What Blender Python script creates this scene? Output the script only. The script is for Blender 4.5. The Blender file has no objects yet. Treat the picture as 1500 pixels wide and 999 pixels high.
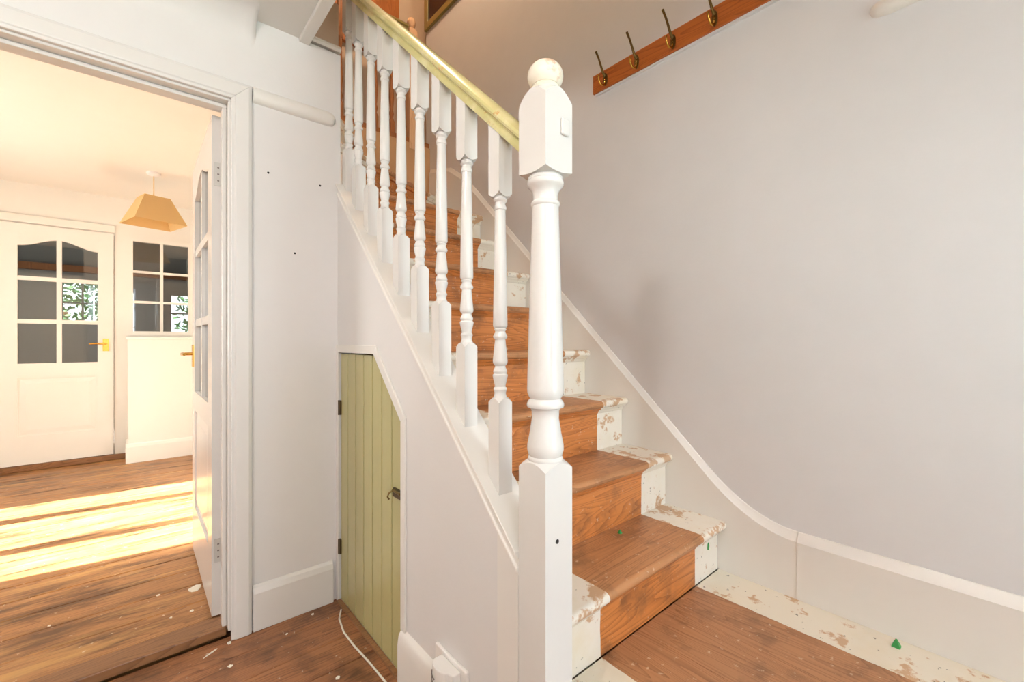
import bpy, math, random
from mathutils import Vector

# ------------------------------------------------------------------ camera, world, lights
C = bpy.context.scene.collection
SC = bpy.context.scene
CAM_H = 1.1
cam = bpy.data.cameras.new('camera'); camo = bpy.data.objects.new('camera', cam); C.objects.link(camo)
camo.location = (0, 0, CAM_H)
camo.rotation_euler = (math.radians(90), 0, -math.atan2(549.7, 639.0))
cam.sensor_width = 36; cam.lens = 36 * 639.0 / 1500; cam.clip_start = 0.02
SC.camera = camo

world = bpy.data.worlds.new('world'); SC.world = world; world.use_nodes = True
wn = world.node_tree.nodes['Background']
wn.inputs[0].default_value = (0.80, 0.90, 1.0, 1); wn.inputs[1].default_value = 2.6

def light(name, kind, loc, energy, color, rot=(0, 0, 0), size=None, size_y=None):
    l = bpy.data.lights.new(name, kind); l.energy = energy; l.color = color
    o = bpy.data.objects.new(name, l); C.objects.link(o); o.location = loc; o.rotation_euler = rot
    if kind == 'AREA':
        l.shape = 'RECTANGLE'; l.size = size; l.size_y = size_y
    elif kind == 'POINT': l.shadow_soft_size = size or .05
    return o
SUN_EL = math.radians(28)
_d = Vector((math.cos(SUN_EL), -.11 * math.cos(SUN_EL), -math.sin(SUN_EL)))
sun = light('sun', 'SUN', (-6, 3, 5), 72, (.98, .98, 1.0))
sun.rotation_euler = _d.to_track_quat('-Z', 'Y').to_euler(); sun.data.angle = math.radians(.6)
# daylight through the glazed front door (behind the camera) and through the room window
light('daylight_front_door', 'AREA', (1.25, -1.30, 1.35), 40, (.78, .88, 1.0), (math.radians(90), 0, 0), .8, 1.9)
light('daylight_hall_window', 'AREA', (-0.35, -1.30, 1.45), 26, (.93, .96, 1.0), (math.radians(90), 0, 0), .62, 1.3)
light('back_room_fill', 'AREA', (-2.53, 6.9, 1.5), 34, (.95, .96, 1.0), (math.radians(90), 0, math.radians(-90)), 1.0, 1.2)  # fill lamp added to brighten the dim back room, outside an added window
light('daylight_room_window', 'AREA', (-2.50, 3.8, 1.5), 66, (1.0, .98, .96), (math.radians(90), 0, math.radians(-90)), 1.3, 1.3)
SC.view_settings.view_transform = 'Standard'; SC.view_settings.look = 'None'
SC.view_settings.gamma = 1; SC.view_settings.use_curve_mapping = False
SC.view_settings.exposure = 0.48

# ------------------------------------------------------------------ materials
def lin(r, g, b):
    f = lambda c: (c / 255 / 12.92) if c / 255 <= .04045 else ((c / 255 + .055) / 1.055) ** 2.4
    return (f(r), f(g), f(b), 1)
def mat(name):
    m = bpy.data.materials.new(name); m.use_nodes = True
    nt = m.node_tree; return m, nt, nt.nodes['Principled BSDF'], nt.nodes, nt.links
def paint(name, col, rough=.5, var=.04, bump=.03, scale=9):
    m, nt, b, N, L = mat(name)
    g = N.new('ShaderNodeNewGeometry'); n = N.new('ShaderNodeTexNoise'); n.inputs['Scale'].default_value = scale; n.inputs['Detail'].default_value = 6
    L.new(g.outputs['Position'], n.inputs['Vector'])
    mx = N.new('ShaderNodeMix'); mx.data_type = 'RGBA'
    c = lin(*col); d = tuple(x * (1 - 2 * var) for x in c[:3]) + (1,)
    mx.inputs['A'].default_value = d; mx.inputs['B'].default_value = c
    L.new(n.outputs['Fac'], mx.inputs['Factor']); L.new(mx.outputs['Result'], b.inputs['Base Color'])
    b.inputs['Roughness'].default_value = rough
    if bump:
        n2 = N.new('ShaderNodeTexNoise'); n2.inputs['Scale'].default_value = 60; n2.inputs['Detail'].default_value = 4
        L.new(g.outputs['Position'], n2.inputs['Vector'])
        bp = N.new('ShaderNodeBump'); bp.inputs['Strength'].default_value = bump * 3; bp.inputs['Distance'].default_value = .003
        L.new(n2.outputs['Fac'], bp.inputs['Height']); L.new(bp.outputs['Normal'], b.inputs['Normal'])
    return m
def wood_nodes(N, L, c0, c1, axis, freq=1.0, contrast=(.32, .68), offset=True):
    g = N.new('ShaderNodeNewGeometry'); mp = N.new('ShaderNodeMapping')
    oi = N.new('ShaderNodeObjectInfo'); ad = N.new('ShaderNodeVectorMath'); ad.operation = 'ADD'
    sc = N.new('ShaderNodeVectorMath'); sc.operation = 'SCALE'; sc.inputs[0].default_value = (7.3, 11.1, 5.7)
    L.new(oi.outputs['Random'], sc.inputs['Scale']); L.new(g.outputs['Position'], ad.inputs[0]); L.new(sc.outputs[0], ad.inputs[1])
    L.new(ad.outputs[0] if offset else g.outputs['Position'], mp.inputs['Vector'])
    s = [9 * freq, 9 * freq, 9 * freq]; s['XYZ'.index(axis)] = .75 * freq
    mp.inputs['Scale'].default_value = s
    n = N.new('ShaderNodeTexNoise'); n.inputs['Scale'].default_value = 1; n.inputs['Detail'].default_value = 1.5; n.inputs['Distortion'].default_value = .35
    L.new(mp.outputs['Vector'], n.inputs['Vector'])
    m5 = N.new('ShaderNodeMath'); m5.operation = 'MULTIPLY'; m5.inputs[1].default_value = 26
    L.new(n.outputs['Fac'], m5.inputs[0])
    fr_ = N.new('ShaderNodeMath'); fr_.operation = 'FRACT'; L.new(m5.outputs[0], fr_.inputs[0])
    pp = N.new('ShaderNodeMath'); pp.operation = 'POWER'; pp.inputs[1].default_value = 2.6   # late wood: thin dark line at the end of each ring
    L.new(fr_.outputs[0], pp.inputs[0])
    iv = N.new('ShaderNodeMath'); iv.operation = 'SUBTRACT'; iv.inputs[0].default_value = 1; L.new(pp.outputs[0], iv.inputs[1]); pp = iv
    mp2 = N.new('ShaderNodeMapping'); s2 = [120, 120, 120]; s2['XYZ'.index(axis)] = 4
    mp2.inputs['Scale'].default_value = s2; L.new(ad.outputs[0], mp2.inputs['Vector'])
    n2 = N.new('ShaderNodeTexNoise'); n2.inputs['Scale'].default_value = 1; n2.inputs['Detail'].default_value = 2; L.new(mp2.outputs[0], n2.inputs['Vector'])
    mixf = N.new('ShaderNodeMix'); mixf.inputs['Factor'].default_value = .62
    L.new(pp.outputs[0], mixf.inputs['A']); L.new(n2.outputs['Fac'], mixf.inputs['B'])
    r = N.new('ShaderNodeValToRGB'); r.color_ramp.elements[0].position = contrast[0] - .15; r.color_ramp.elements[1].position = contrast[1]
    r.color_ramp.elements[0].color = lin(*c0); r.color_ramp.elements[1].color = lin(*c1)
    L.new(mixf.outputs['Result'], r.inputs['Fac'])
    return r, g
def blotch(N, L, g, src, col, scale, lo, hi, amount=1.0, stretch=(1, 1, 1)):
    mp = N.new('ShaderNodeMapping'); mp.inputs['Scale'].default_value = stretch; L.new(g.outputs['Position'], mp.inputs['Vector'])
    n = N.new('ShaderNodeTexNoise'); n.inputs['Scale'].default_value = scale; n.inputs['Detail'].default_value = 5; n.inputs['Roughness'].default_value = .62
    L.new(mp.outputs[0], n.inputs['Vector'])
    mr = N.new('ShaderNodeMapRange'); mr.inputs['From Min'].default_value = lo; mr.inputs['From Max'].default_value = hi; mr.inputs['To Max'].default_value = amount
    L.new(n.outputs['Fac'], mr.inputs['Value'])
    mx = N.new('ShaderNodeMix'); mx.data_type = 'RGBA'; mx.inputs['B'].default_value = lin(*col)
    L.new(mr.outputs['Result'], mx.inputs['Factor']); L.new(src, mx.inputs['A'])
    return mx.outputs['Result']
def wood(name, c0, c1, axis, rough=.5, freq=1.0, blot=None, contrast=(.32, .68)):
    m, nt, b, N, L = mat(name)
    r, g = wood_nodes(N, L, c0, c1, axis, freq, contrast); out = r.outputs['Color']
    for bl in (blot or []): out = blotch(N, L, g, out, *bl)
    L.new(out, b.inputs['Base Color']); b.inputs['Roughness'].default_value = rough
    bp = N.new('ShaderNodeBump'); bp.inputs['Strength'].default_value = .12; bp.inputs['Distance'].default_value = .002
    L.new(r.outputs['Color'], bp.inputs['Height']); L.new(bp.outputs[0], b.inputs['Normal'])
    return m
def painted_wood(name, c0, c1, axis, x0, x1, cream, chips):
    """bare timber between x0 and x1 (where a runner lay), chipped cream paint beside it"""
    m, nt, b, N, L = mat(name)
    r, g = wood_nodes(N, L, c0, c1, axis, 1.0)
    bare = blotch(N, L, g, r.outputs['Color'], (92, 66, 50), 8, .5, .72, .6)
    bare = blotch(N, L, g, bare, (222, 200, 172), 60, .635, .70, .7)
    pc = N.new('ShaderNodeRGB'); pc.outputs[0].default_value = lin(*cream)
    p = blotch(N, L, g, pc.outputs[0], (228, 212, 178), 5, .5, .75, .55)
    p = blotch(N, L, g, p, (200, 156, 112), 13, chips, chips + .05, .85)
    p = blotch(N, L, g, p, (84, 70, 54), 48, .665, .70, .85)
    sx = N.new('ShaderNodeSeparateXYZ'); L.new(g.outputs['Position'], sx.inputs[0])
    wob = N.new('ShaderNodeTexNoise'); wob.inputs['Scale'].default_value = 14; L.new(g.outputs['Position'], wob.inputs['Vector'])
    wm = N.new('ShaderNodeMath'); wm.operation = 'MULTIPLY_ADD'; wm.inputs[1].default_value = .008; L.new(wob.outputs['Fac'], wm.inputs[0]); L.new(sx.outputs['X'], wm.inputs[2])
    a = N.new('ShaderNodeMath'); a.operation = 'GREATER_THAN'; a.inputs[1].default_value = x0 + .004; L.new(wm.outputs[0], a.inputs[0])
    c = N.new('ShaderNodeMath'); c.operation = 'LESS_THAN'; c.inputs[1].default_value = x1 + .004; L.new(wm.outputs[0], c.inputs[0])
    k = N.new('ShaderNodeMath'); k.operation = 'MULTIPLY'; L.new(a.outputs[0], k.inputs[0]); L.new(c.outputs[0], k.inputs[1])
    mx = N.new('ShaderNodeMix'); mx.data_type = 'RGBA'; L.new(k.outputs[0], mx.inputs['Factor']); L.new(p, mx.inputs['A']); L.new(bare, mx.inputs['B'])
    L.new(mx.outputs['Result'], b.inputs['Base Color']); b.inputs['Roughness'].default_value = .48
    bp = N.new('ShaderNodeBump'); bp.inputs['Strength'].default_value = .15; bp.inputs['Distance'].default_value = .002
    L.new(mx.outputs['Result'], bp.inputs['Height']); L.new(bp.outputs[0], b.inputs['Normal'])
    return m
def plain(name, col, rough=.4, metal=0.0):
    m, nt, b, N, L = mat(name); b.inputs['Base Color'].default_value = lin(*col); b.inputs['Roughness'].default_value = rough; b.inputs['Metallic'].default_value = metal
    return m
def glass(name, tint=(.80, .82, .80), refl=.10):
    m, nt, b, N, L = mat(name); N.remove(b)
    t = N.new('ShaderNodeBsdfTransparent'); t.inputs[0].default_value = (*tint, 1)
    gl = N.new('ShaderNodeBsdfGlossy'); gl.inputs['Roughness'].default_value = .0
    fr = N.new('ShaderNodeFresnel'); fr.inputs['IOR'].default_value = 1.5
    ad = N.new('ShaderNodeMath'); ad.operation = 'MULTIPLY_ADD'; ad.inputs[1].default_value = 1.6; ad.inputs[2].default_value = refl - .06
    L.new(fr.outputs[0], ad.inputs[0])
    mx = N.new('ShaderNodeMixShader'); L.new(ad.outputs[0], mx.inputs[0]); L.new(t.outputs[0], mx.inputs[1]); L.new(gl.outputs[0], mx.inputs[2])
    L.new(mx.outputs[0], N['Material Output'].inputs[0]); return m
def emit(name, col, strength):
    m, nt, b, N, L = mat(name); b.inputs['Base Color'].default_value = lin(*col)
    b.inputs['Emission Color'].default_value = lin(*col); b.inputs['Emission Strength'].default_value = strength
    return m

M = dict(
    wall=paint('wall_white_emulsion', (226, 223, 221), .62, .02, .05),
    wallr=paint('wall_cool_white_emulsion', (222, 221, 222), .5, .03, .05),
    gloss=paint('white_gloss_paint', (226, 223, 219), .22, .02, .02),
    satin=paint('white_satin_paint', (232, 228, 222), .34, .02, .02),
    cream=paint('room_cream_emulsion', (243, 238, 228), .6, .015, .02),
    upper=paint('upper_wall_peach_emulsion', (214, 190, 168), .6, .04, .05),
    apron=paint('stair_back_tan_emulsion', (204, 160, 116), .6, .05, .05),
    ceiling=paint('ceiling_white', (228, 224, 219), .7, .02, .04),
    olive=paint('olive_cream_gloss', (188, 180, 128), .16, .04, .0, 22),
    olived=paint('olive_dark_gloss', (150, 132, 76), .35, .06, .0, 22),
    rail=None,
    hall_floor=wood('old_dark_pine_boards', (108, 66, 42), (164, 110, 72), 'X', .42, 1.0, [((66, 42, 30), 5, .47, .68, .75), ((182, 126, 82), 3.2, .56, .72, .5, (.6, 3, 1)), ((206, 192, 172), 46, .655, .70, .75)]),
    room_floor=wood('worn_amber_pine_boards', (124, 78, 44), (180, 128, 78), 'X', .38, 1.0, [((78, 48, 30), 5, .48, .64, .8, (.5, 2.5, 1)), ((214, 166, 102), 5, .54, .68, .65, (.4, 3, 1)), ((228, 212, 188), 46, .665, .71, .75)]),
    threshold=wood('threshold_brown', (110, 74, 48), (150, 106, 70), 'X', .35),
    riser=painted_wood('riser_pine_and_cream', (164, 94, 44), (214, 136, 72), 'X', .987, 1.535, (238, 230, 216), .59),
    tread=painted_wood('tread_pine_and_cream', (148, 98, 62), (194, 138, 92), 'X', .987, 1.535, (240, 233, 220), .535),
    platform=painted_wood('platform_pine_and_cream', (142, 96, 64), (184, 132, 92), 'Y', .987, 1.535, (236, 227, 210), .59),
    rack=wood('rack_varnished_pine', (140, 68, 22), (182, 98, 40), 'Y', .3, 1.3),
    brownwood=wood('landing_brown_wood', (120, 72, 40), (166, 104, 58), 'Z', .45),
    palewood=wood('landing_pale_pine', (206, 160, 120), (226, 184, 146), 'Z', .45),
    orange=wood('orange_brown_panel_wood', (150, 84, 36), (176, 104, 50), 'Z', .45),
    brass=plain('brass', (214, 170, 80), .25, 1.0), oldbrass=plain('old_dark_brass', (120, 98, 58), .35, 1.0),
    steel=plain('hinge_painted_steel', (205, 203, 198), .4, .3), iron=plain('rusty_latch_metal', (96, 80, 60), .45, .8),
    dark=plain('dark_hole', (30, 26, 24), .8), black=plain('dark_pane', (22, 20, 22), .12),
    plastic=plain('white_plastic', (236, 232, 228), .3), slot=plain('grille_slot_grey', (120, 112, 108), .6),
    green=plain('green_plastic_plug', (52, 150, 74), .5), flake=plain('white_paint_flake', (236, 230, 216), .6),
    glass=glass('window_glass', (.88, .89, .88), .08), cable=plain('white_cable', (228, 222, 210), .5),
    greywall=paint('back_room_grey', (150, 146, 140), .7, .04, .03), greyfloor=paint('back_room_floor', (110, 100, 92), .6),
    leaf=paint('garden_leaf', (70, 112, 52), .6, .3, 0, 6), grass=paint('garden_grass', (96, 130, 66), .8, .2, 0, 5),
    render=paint('outside_render', (200, 196, 188), .8),
)
# handrail: olive gloss worn through to pine and older paint along its top
def rail_mat():
    m, nt, b, N, L = mat('olive_cream_gloss_worn')
    g = N.new('ShaderNodeNewGeometry'); c = N.new('ShaderNodeRGB'); c.outputs[0].default_value = lin(206, 198, 138)
    o = blotch(N, L, g, c.outputs[0], (224, 216, 170), 9, .5, .66, .8)
    o = blotch(N, L, g, o, (206, 150, 86), 16, .63, .68, .8)
    L.new(o, b.inputs['Base Color']); b.inputs['Roughness'].default_value = .24; return m
M['rail'] = rail_mat()
def shade_mat():
    m, nt, b, N, L = mat('tan_lampshade_fabric')
    d = N.new('ShaderNodeBsdfDiffuse'); d.inputs[0].default_value = lin(240, 212, 158)
    t = N.new('ShaderNodeBsdfTranslucent'); t.inputs[0].default_value = lin(240, 212, 156)
    mx = N.new('ShaderNodeMixShader'); mx.inputs[0].default_value = .4; L.new(d.outputs[0], mx.inputs[1]); L.new(t.outputs[0], mx.inputs[2])
    L.new(mx.outputs[0], N['Material Output'].inputs[0]); N.remove(b); return m
M['shade'] = shade_mat()

# ------------------------------------------------------------------ mesh helpers
def wpos(o):
    p = Vector((0, 0, 0))
    while o: p += o.location; o = o.parent
    return p
class MB:
    def __init__(s, f=None): s.v = []; s.f = []; s.map = f
    def add(s, vs, fs):
        k = len(s.v); s.v += [s.map(*p) if s.map else tuple(p) for p in vs]; s.f += [tuple(k + i for i in q) for q in fs]; return s
    def box(s, x0, x1, y0, y1, z0, z1):
        return s.add([(x, y, z) for x in (x0, x1) for y in (y0, y1) for z in (z0, z1)], [(0, 1, 3, 2), (4, 6, 7, 5), (0, 4, 5, 1), (2, 3, 7, 6), (0, 2, 6, 4), (1, 5, 7, 3)])
    def prism(s, poly, axis, a, b):
        """poly = points in the two other axes (order x,y,z without axis), extruded from a to b"""
        def P(p, t): q = list(p); q.insert(axis, t); return tuple(q)
        n = len(poly)
        return s.add([P(p, a) for p in poly] + [P(p, b) for p in poly], [tuple(range(n))[::-1], tuple(range(n, 2 * n))] + [(i, (i + 1) % n, n + (i + 1) % n, n + i) for i in range(n)])
    def sweep(s, sections):
        """closed cross-sections with equal counts, joined in a row, capped"""
        n = len(sections[0]); vs = [p for q in sections for p in q]; fs = []
        for j in range(len(sections) - 1):
            fs += [(j * n + i, j * n + (i + 1) % n, (j + 1) * n + (i + 1) % n, (j + 1) * n + i) for i in range(n)]
        m = (len(sections) - 1) * n
        fs += [tuple(range(n))[::-1], tuple(range(m, m + n))]
        return s.add(vs, fs)
    def tube(s, pts, r, n=8):
        secs = []
        for i, p in enumerate(pts):
            p = Vector(p); d = (Vector(pts[min(i + 1, len(pts) - 1)]) - Vector(pts[max(i - 1, 0)])).normalized()
            u = d.cross(Vector((0, 0, 1)));  u = u.normalized() if u.length > 1e-4 else Vector((1, 0, 0)); w = d.cross(u)
            rr = r[i] if isinstance(r, (list, tuple)) else r
            secs.append([tuple(p + (u * math.cos(2 * math.pi * k / n) + w * math.sin(2 * math.pi * k / n)) * rr) for k in range(n)])
        return s.sweep(secs)
    def turned(s, cx, cy, rings, n=24):
        """rings: (z, 's' or 'c', half width, shoulder slope, pitch slope)"""
        secs = []
        for rg in rings:
            z, kind, r = rg[:3]; k = rg[3] if len(rg) > 3 else 0; m = rg[4] if len(rg) > 4 else 0
            q = []
            for i in range(n):
                a = 2 * math.pi * i / n; ca, sa = math.cos(a), math.sin(a)
                rho = r / max(abs(ca), abs(sa)) if kind == 's' else r
                q.append((cx + rho * ca, cy + rho * sa, z + k * (rho - r) + m * rho * sa))
            secs.append(q)
        return s.sweep(secs)
    def build(s, name, m, parent=None, smooth=None, bevel=0, seg=2):
        xs, ys, zs = zip(*s.v); o0 = Vector(((min(xs) + max(xs)) / 2, (min(ys) + max(ys)) / 2, min(zs)))
        me = bpy.data.meshes.new(name); me.from_pydata([tuple(Vector(p) - o0) for p in s.v], [], s.f)
        me.materials.append(M[m] if isinstance(m, str) else m); me.update()
        import bmesh as bmm
        b = bmm.new(); b.from_mesh(me); bmm.ops.recalc_face_normals(b, faces=b.faces); b.to_mesh(me); b.free()
        if smooth is not None:
            for p in me.polygons: p.use_smooth = True
            me.set_sharp_from_angle(angle=math.radians(smooth))
        o = bpy.data.objects.new(name, me); C.objects.link(o); o.parent = parent
        o.location = o0 - (wpos(parent) if parent else Vector((0, 0, 0)))
        if bevel:
            md = o.modifiers.new('bevel', 'BEVEL'); md.width = bevel; md.segments = seg; md.limit_method = 'ANGLE'; md.angle_limit = math.radians(40)
        return o
def tag(o, label, cat=None, group=None, kind=None):
    o['label'] = label
    if cat: o['category'] = cat
    if group: o['group'] = group
    if kind: o['kind'] = kind
    return o
def thing(name, loc, label, cat, group=None, kind=None):
    o = bpy.data.objects.new(name, None); C.objects.link(o); o.location = loc; o.empty_display_size = .1
    return tag(o, label, cat, group, kind)
def struct(o, label, cat): return tag(o, label, cat, None, 'structure')

# ------------------------------------------------------------------ key dimensions (metres)
YW = 1.90            # hall face of the doorway wall
YW2 = 2.02           # its room face
XS = 0.651           # outer face of the panelling under the stairs
XR = 1.736           # right wall
ZP = 0.213           # raised floor at the foot of the stairs
ZR = 0.03            # floor of the sunny room
OX0, OX1, OZ = -0.545, 0.255, 1.985   # doorway
ZC = 2.325           # hall ceiling
RISE, GO = 0.2165, 0.2215
def nz(k): return .405 + RISE * (k - 1)
def ny(k): return .733 + GO * (k - 1)

# ------------------------------------------------------------------ floors
fl = struct(MB().box(-1.6, XS, -1.2, 1.93, -.12, -.022).build('floor', 'hall_floor'), 'dark worn pine floorboards of the hall', 'floor')
y = -1.2; i = 0
while y < 1.93 - .01:
    y1 = min(y + .142, 1.93)
    MB().box(-1.6, .70 if y1 < .64 else XS + .004, y + .0018, y1 - .0018, -.022, 0 + random.Random(i).uniform(-.0012, 0)).build('floor_board', 'hall_floor', fl, bevel=.003, seg=1)
    y = y1; i += 1
fr = struct(MB().box(-2.4, .60, YW2 + .01, 5.36, -.12, ZR - .022).build('floor_room', 'room_floor'), 'amber pine floorboards of the sunny room beyond the doorway', 'floor')
y = 2.03
while y < 5.35:
    y1 = min(y + .166, 5.36)
    MB().box(-2.4, .60, y + .002, y1 - .002, ZR - .022, ZR + random.Random(i).uniform(-.0015, 0)).build('floor_board', 'room_floor', fr, bevel=.003, seg=1)
    y = y1; i += 1
struct(MB().box(OX0, OX1, 1.932, 2.028, 0, ZR + .004).build('trim_1', 'threshold', bevel=.004), 'brown timber threshold strip across the doorway floor', 'threshold')
plat = struct(MB().box(.70, XR, -1.2, .785, -.12, ZP - .02).build('floor_platform', 'platform'), 'raised floor at the stair foot with a bare strip between cream painted edges', 'floor')
for a, b in ((.70, .987), (.987, 1.17), (1.17, 1.353), (1.353, 1.535), (1.535, XR)):
    MB().box(a + .0004, b - .0004, -1.2, .762, ZP - .02, ZP).build('floor_board', 'platform', plat)

# ------------------------------------------------------------------ doorway wall, ceiling, cove
w = MB()
w.box(-1.6, OX0 - .03, YW, YW2, 0, ZC); w.box(OX1 + .03, XS + .012, YW, YW2, 0, ZC); w.box(OX0 - .03, OX1 + .03, YW, YW2, OZ + .03, ZC)
wd = struct(w.build('wall_doorway', 'wall'), 'white plaster wall around the doorway', 'wall')
def onwall(px, py):  # small drilled holes: pixel to the doorway wall plane
    u = (px - 750) / 639; v = (499.5 - py) / 639; s, c = .6521, .7581
    t = YW / (c - u * s); return (t * (s + u * c), CAM_H + t * v)
for px, py in ((393, 253), (469, 272), (432, 371)):
    hx, hz = onwall(px, py)
    MB().tube([(hx, YW - .0006, hz), (hx, YW + .002, hz)], .0042, 10).build('screw_hole', 'dark', wd)
# lining, stops, architrave
def frame_piece(x0, x1, y0, y1, z0, z1, nm, m, par): return MB().box(x0, x1, y0, y1, z0, z1).build(nm, m, par, bevel=.003)
ar = thing('trim_2', (OX1 + .04, YW, 0), 'white gloss door frame and architrave of the open doorway', 'door frame', None, 'structure')
frame_piece(OX1, OX1 + .03, YW - .002, YW2 + .002, ZR, OZ, 'lining', 'gloss', ar)
frame_piece(OX0 - .03, OX0, YW - .002, YW2 + .002, ZR, OZ, 'lining', 'gloss', ar)
frame_piece(OX0 - .03, OX1 + .03, YW - .002, YW2 + .002, OZ, OZ + .03, 'lining', 'gloss', ar)
frame_piece(OX1 - .014, OX1, YW + .035, YW + .078, ZR + .004, OZ - .014, 'door_stop', 'gloss', ar)
frame_piece(OX0, OX0 + .014, YW + .035, YW + .078, ZR + .004, OZ - .014, 'door_stop', 'gloss', ar)
frame_piece(OX0, OX1, YW + .035, YW + .078, OZ - .014, OZ, 'door_stop', 'gloss', ar)
def arch_section(d):  # moulded architrave: distance from the opening, projection
    return [(0, 0), (0, -.016), (.010, -.016), (.014, -.020), (.055, -.022), (.066, -.016), (.068, 0)]
a = MB()
a.sweep([[(OX1 + .008 + t, YW + p, z + (t if top else 0)) for t, p in arch_section(0)] for z, top in ((0, 0), (OZ + .008, 1))])
a.build('architrave', 'gloss', ar, bevel=.002)
a = MB()
a.sweep([[(OX0 - .008 - t, YW + p, z + (t if top else 0)) for t, p in arch_section(0)] for z, top in ((0, 0), (OZ + .008, 1))])
a.build('architrave', 'gloss', ar, bevel=.002)
a = MB()
a.sweep([[((OX0 - .008 - t) if left else (OX1 + .008 + t), YW + p, OZ + .008 + t) for t, p in arch_section(0)] for left in (1, 0)])
a.build('architrave', 'gloss', ar, bevel=.002)
# picture rail stub with a rounded end, and skirting right of the door
def rail_section(r, n=10): return [(r * math.sin(math.pi * k / n), r * 1.15 * math.cos(math.pi * k / n)) for k in range(n + 1)]
xs = [OX1 + .078 + (.64 - OX1 - .078) * t for t in (0, .9, .96, .985, 1)]; sc = [1, 1, .86, .6, .1]
struct(MB().sweep([[(x, YW - p * k * .9, 2.035 + q * k) for p, q in rail_section(.026)] for x, k in zip(xs, sc)]).build('trim_3', 'satin', smooth=40), 'short white picture rail with rounded end above the doorway wall', 'picture rail')
def skirt_section(h): return [(0, 0), (.018, 0), (.018, h - .03), (.012, h - .010), (.004, h), (0, h)]
struct(MB().sweep([[(x, YW - p, z) for p, z in skirt_section(.172)] for x in (OX1 + .078, XS - .022)]).build('baseboard_left', 'gloss', bevel=.002), 'white skirting board between door frame and green cupboard', 'skirting board')
# hall ceiling with a plaster cove that stops short of the stairwell
cl = struct(MB().box(-1.6, .497, -1.2, YW, ZC, ZC + .05).build('ceiling', 'ceiling'), 'white plaster ceiling of the hall', 'ceiling')
r = .12; n = 14
sec = [(0, 0)] + [(r * (1 - math.cos(math.pi / 2 * k / n)), r * (1 - math.sin(math.pi / 2 * k / n))) for k in range(n + 1)]
# (distance from wall, drop below ceiling): from wall tangent to ceiling tangent
secs = []
for x, k in ((-1.6, 1), (.30, 1), (.325, .97), (.338, .86), (.345, .6)):
    secs.append([(x, YW - a * k, ZC - b * k) for a, b in [(0, 0)] + [(r * (1 - math.cos(t)), r * (1 - math.sin(t))) for t in [math.pi / 2 * q / n for q in range(n + 1)]]])
struct(MB().sweep(secs).build('trim_4', 'wall', smooth=50), 'curved plaster cove between doorway wall and ceiling', 'cove')
struct(MB().box(.497, .537, -1.2, YW, ZC - .014, 2.57).build('trim_5', 'satin', bevel=.003), 'white boxed beam along the edge of the stairwell opening', 'beam')
struct(MB().sweep([[(x, YW - p, 2.335 + z) for p, z in [(-.02, 0), (.004, 0), (.012, .008), (.012, .016), (.004, .024), (-.02, .024)]] for x in (.537, XS + .012)]).build('trim_6', 'satin'), 'thin white capping on the wall top beside the stairwell', 'capping')
struct(MB().box(-2.6, XR + .1, -1.3, 8.1, -.30, -.125).build('floor_base', 'render'), 'solid ground slab under the house', 'slab')
struct(MB().box(-1.6, .662, YW + .022, YW2, 2.36, 2.556).box(-1.6, .662, YW2, 3.0, 2.502, 2.556).box(-1.6, .497, -1.2, YW + .022, ZC + .05, 2.556).build('floor_upper', 'upper'), 'edge of the upper floor above the hall', 'floor')

# ------------------------------------------------------------------ right wall, back walls, stairwell shell
struct(MB().box(XR, XR + .2, -1.3, 3.06, -.12, 4.9).build('wall_right', 'wallr'), 'white wall beside the stairs', 'wall')
struct(MB().box(.662, XR, 3.0, 3.06, -.12, 2.60).build('wall_stair_back', 'apron'), 'tan painted wall closing the stairwell under the landing', 'wall')
struct(MB().box(.605, .662, YW2, 3.0, -.12, 2.50).build('wall_stair_side', 'upper'), 'wall between the stair winders and the sunny room', 'wall')
struct(MB().box(-1.6, 2.7, 3.061, 3.34, 2.502, 2.556).build('floor_landing', 'upper'), 'upper landing floor', 'floor')
struct(MB().box(-1.6, 2.7, 3.34, 3.42, 2.502, 4.9).build('wall_landing', 'upper'), 'pinkish wall of the upper landing', 'wall')
struct(MB().sweep([[(x, 3.34 - p, 2.556 + z) for p, z in skirt_section(.19)] for x in (-1.6, 2.7)]).build('baseboard_landing', 'gloss'), 'white skirting of the upper landing wall', 'skirting board')
struct(MB().box(-1.7, -1.6, -1.3, YW2, -.1, 2.5).box(-1.7, -1.6, -1.3, 3.42, 2.502, 4.9).build('wall_hall_side', 'wall'), 'white side wall of the hall', 'wall')
struct(MB().box(XR + .1, 2.8, 2.98, 3.06, 2.5, 4.9).build('wall_landing_near', 'upper'), 'near side wall of the upper landing beyond the stairwell', 'wall')
struct(MB().box(2.7, 2.8, 3.06, 3.42, 2.5, 4.9).build('wall_landing_end', 'upper'), 'end wall of the upper landing', 'wall')
struct(MB().box(-1.7, 2.8, -1.3, 3.42, 4.9, 5.0).build('ceiling_upper', 'ceiling'), 'white ceiling of the upper storey', 'ceiling')
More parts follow.
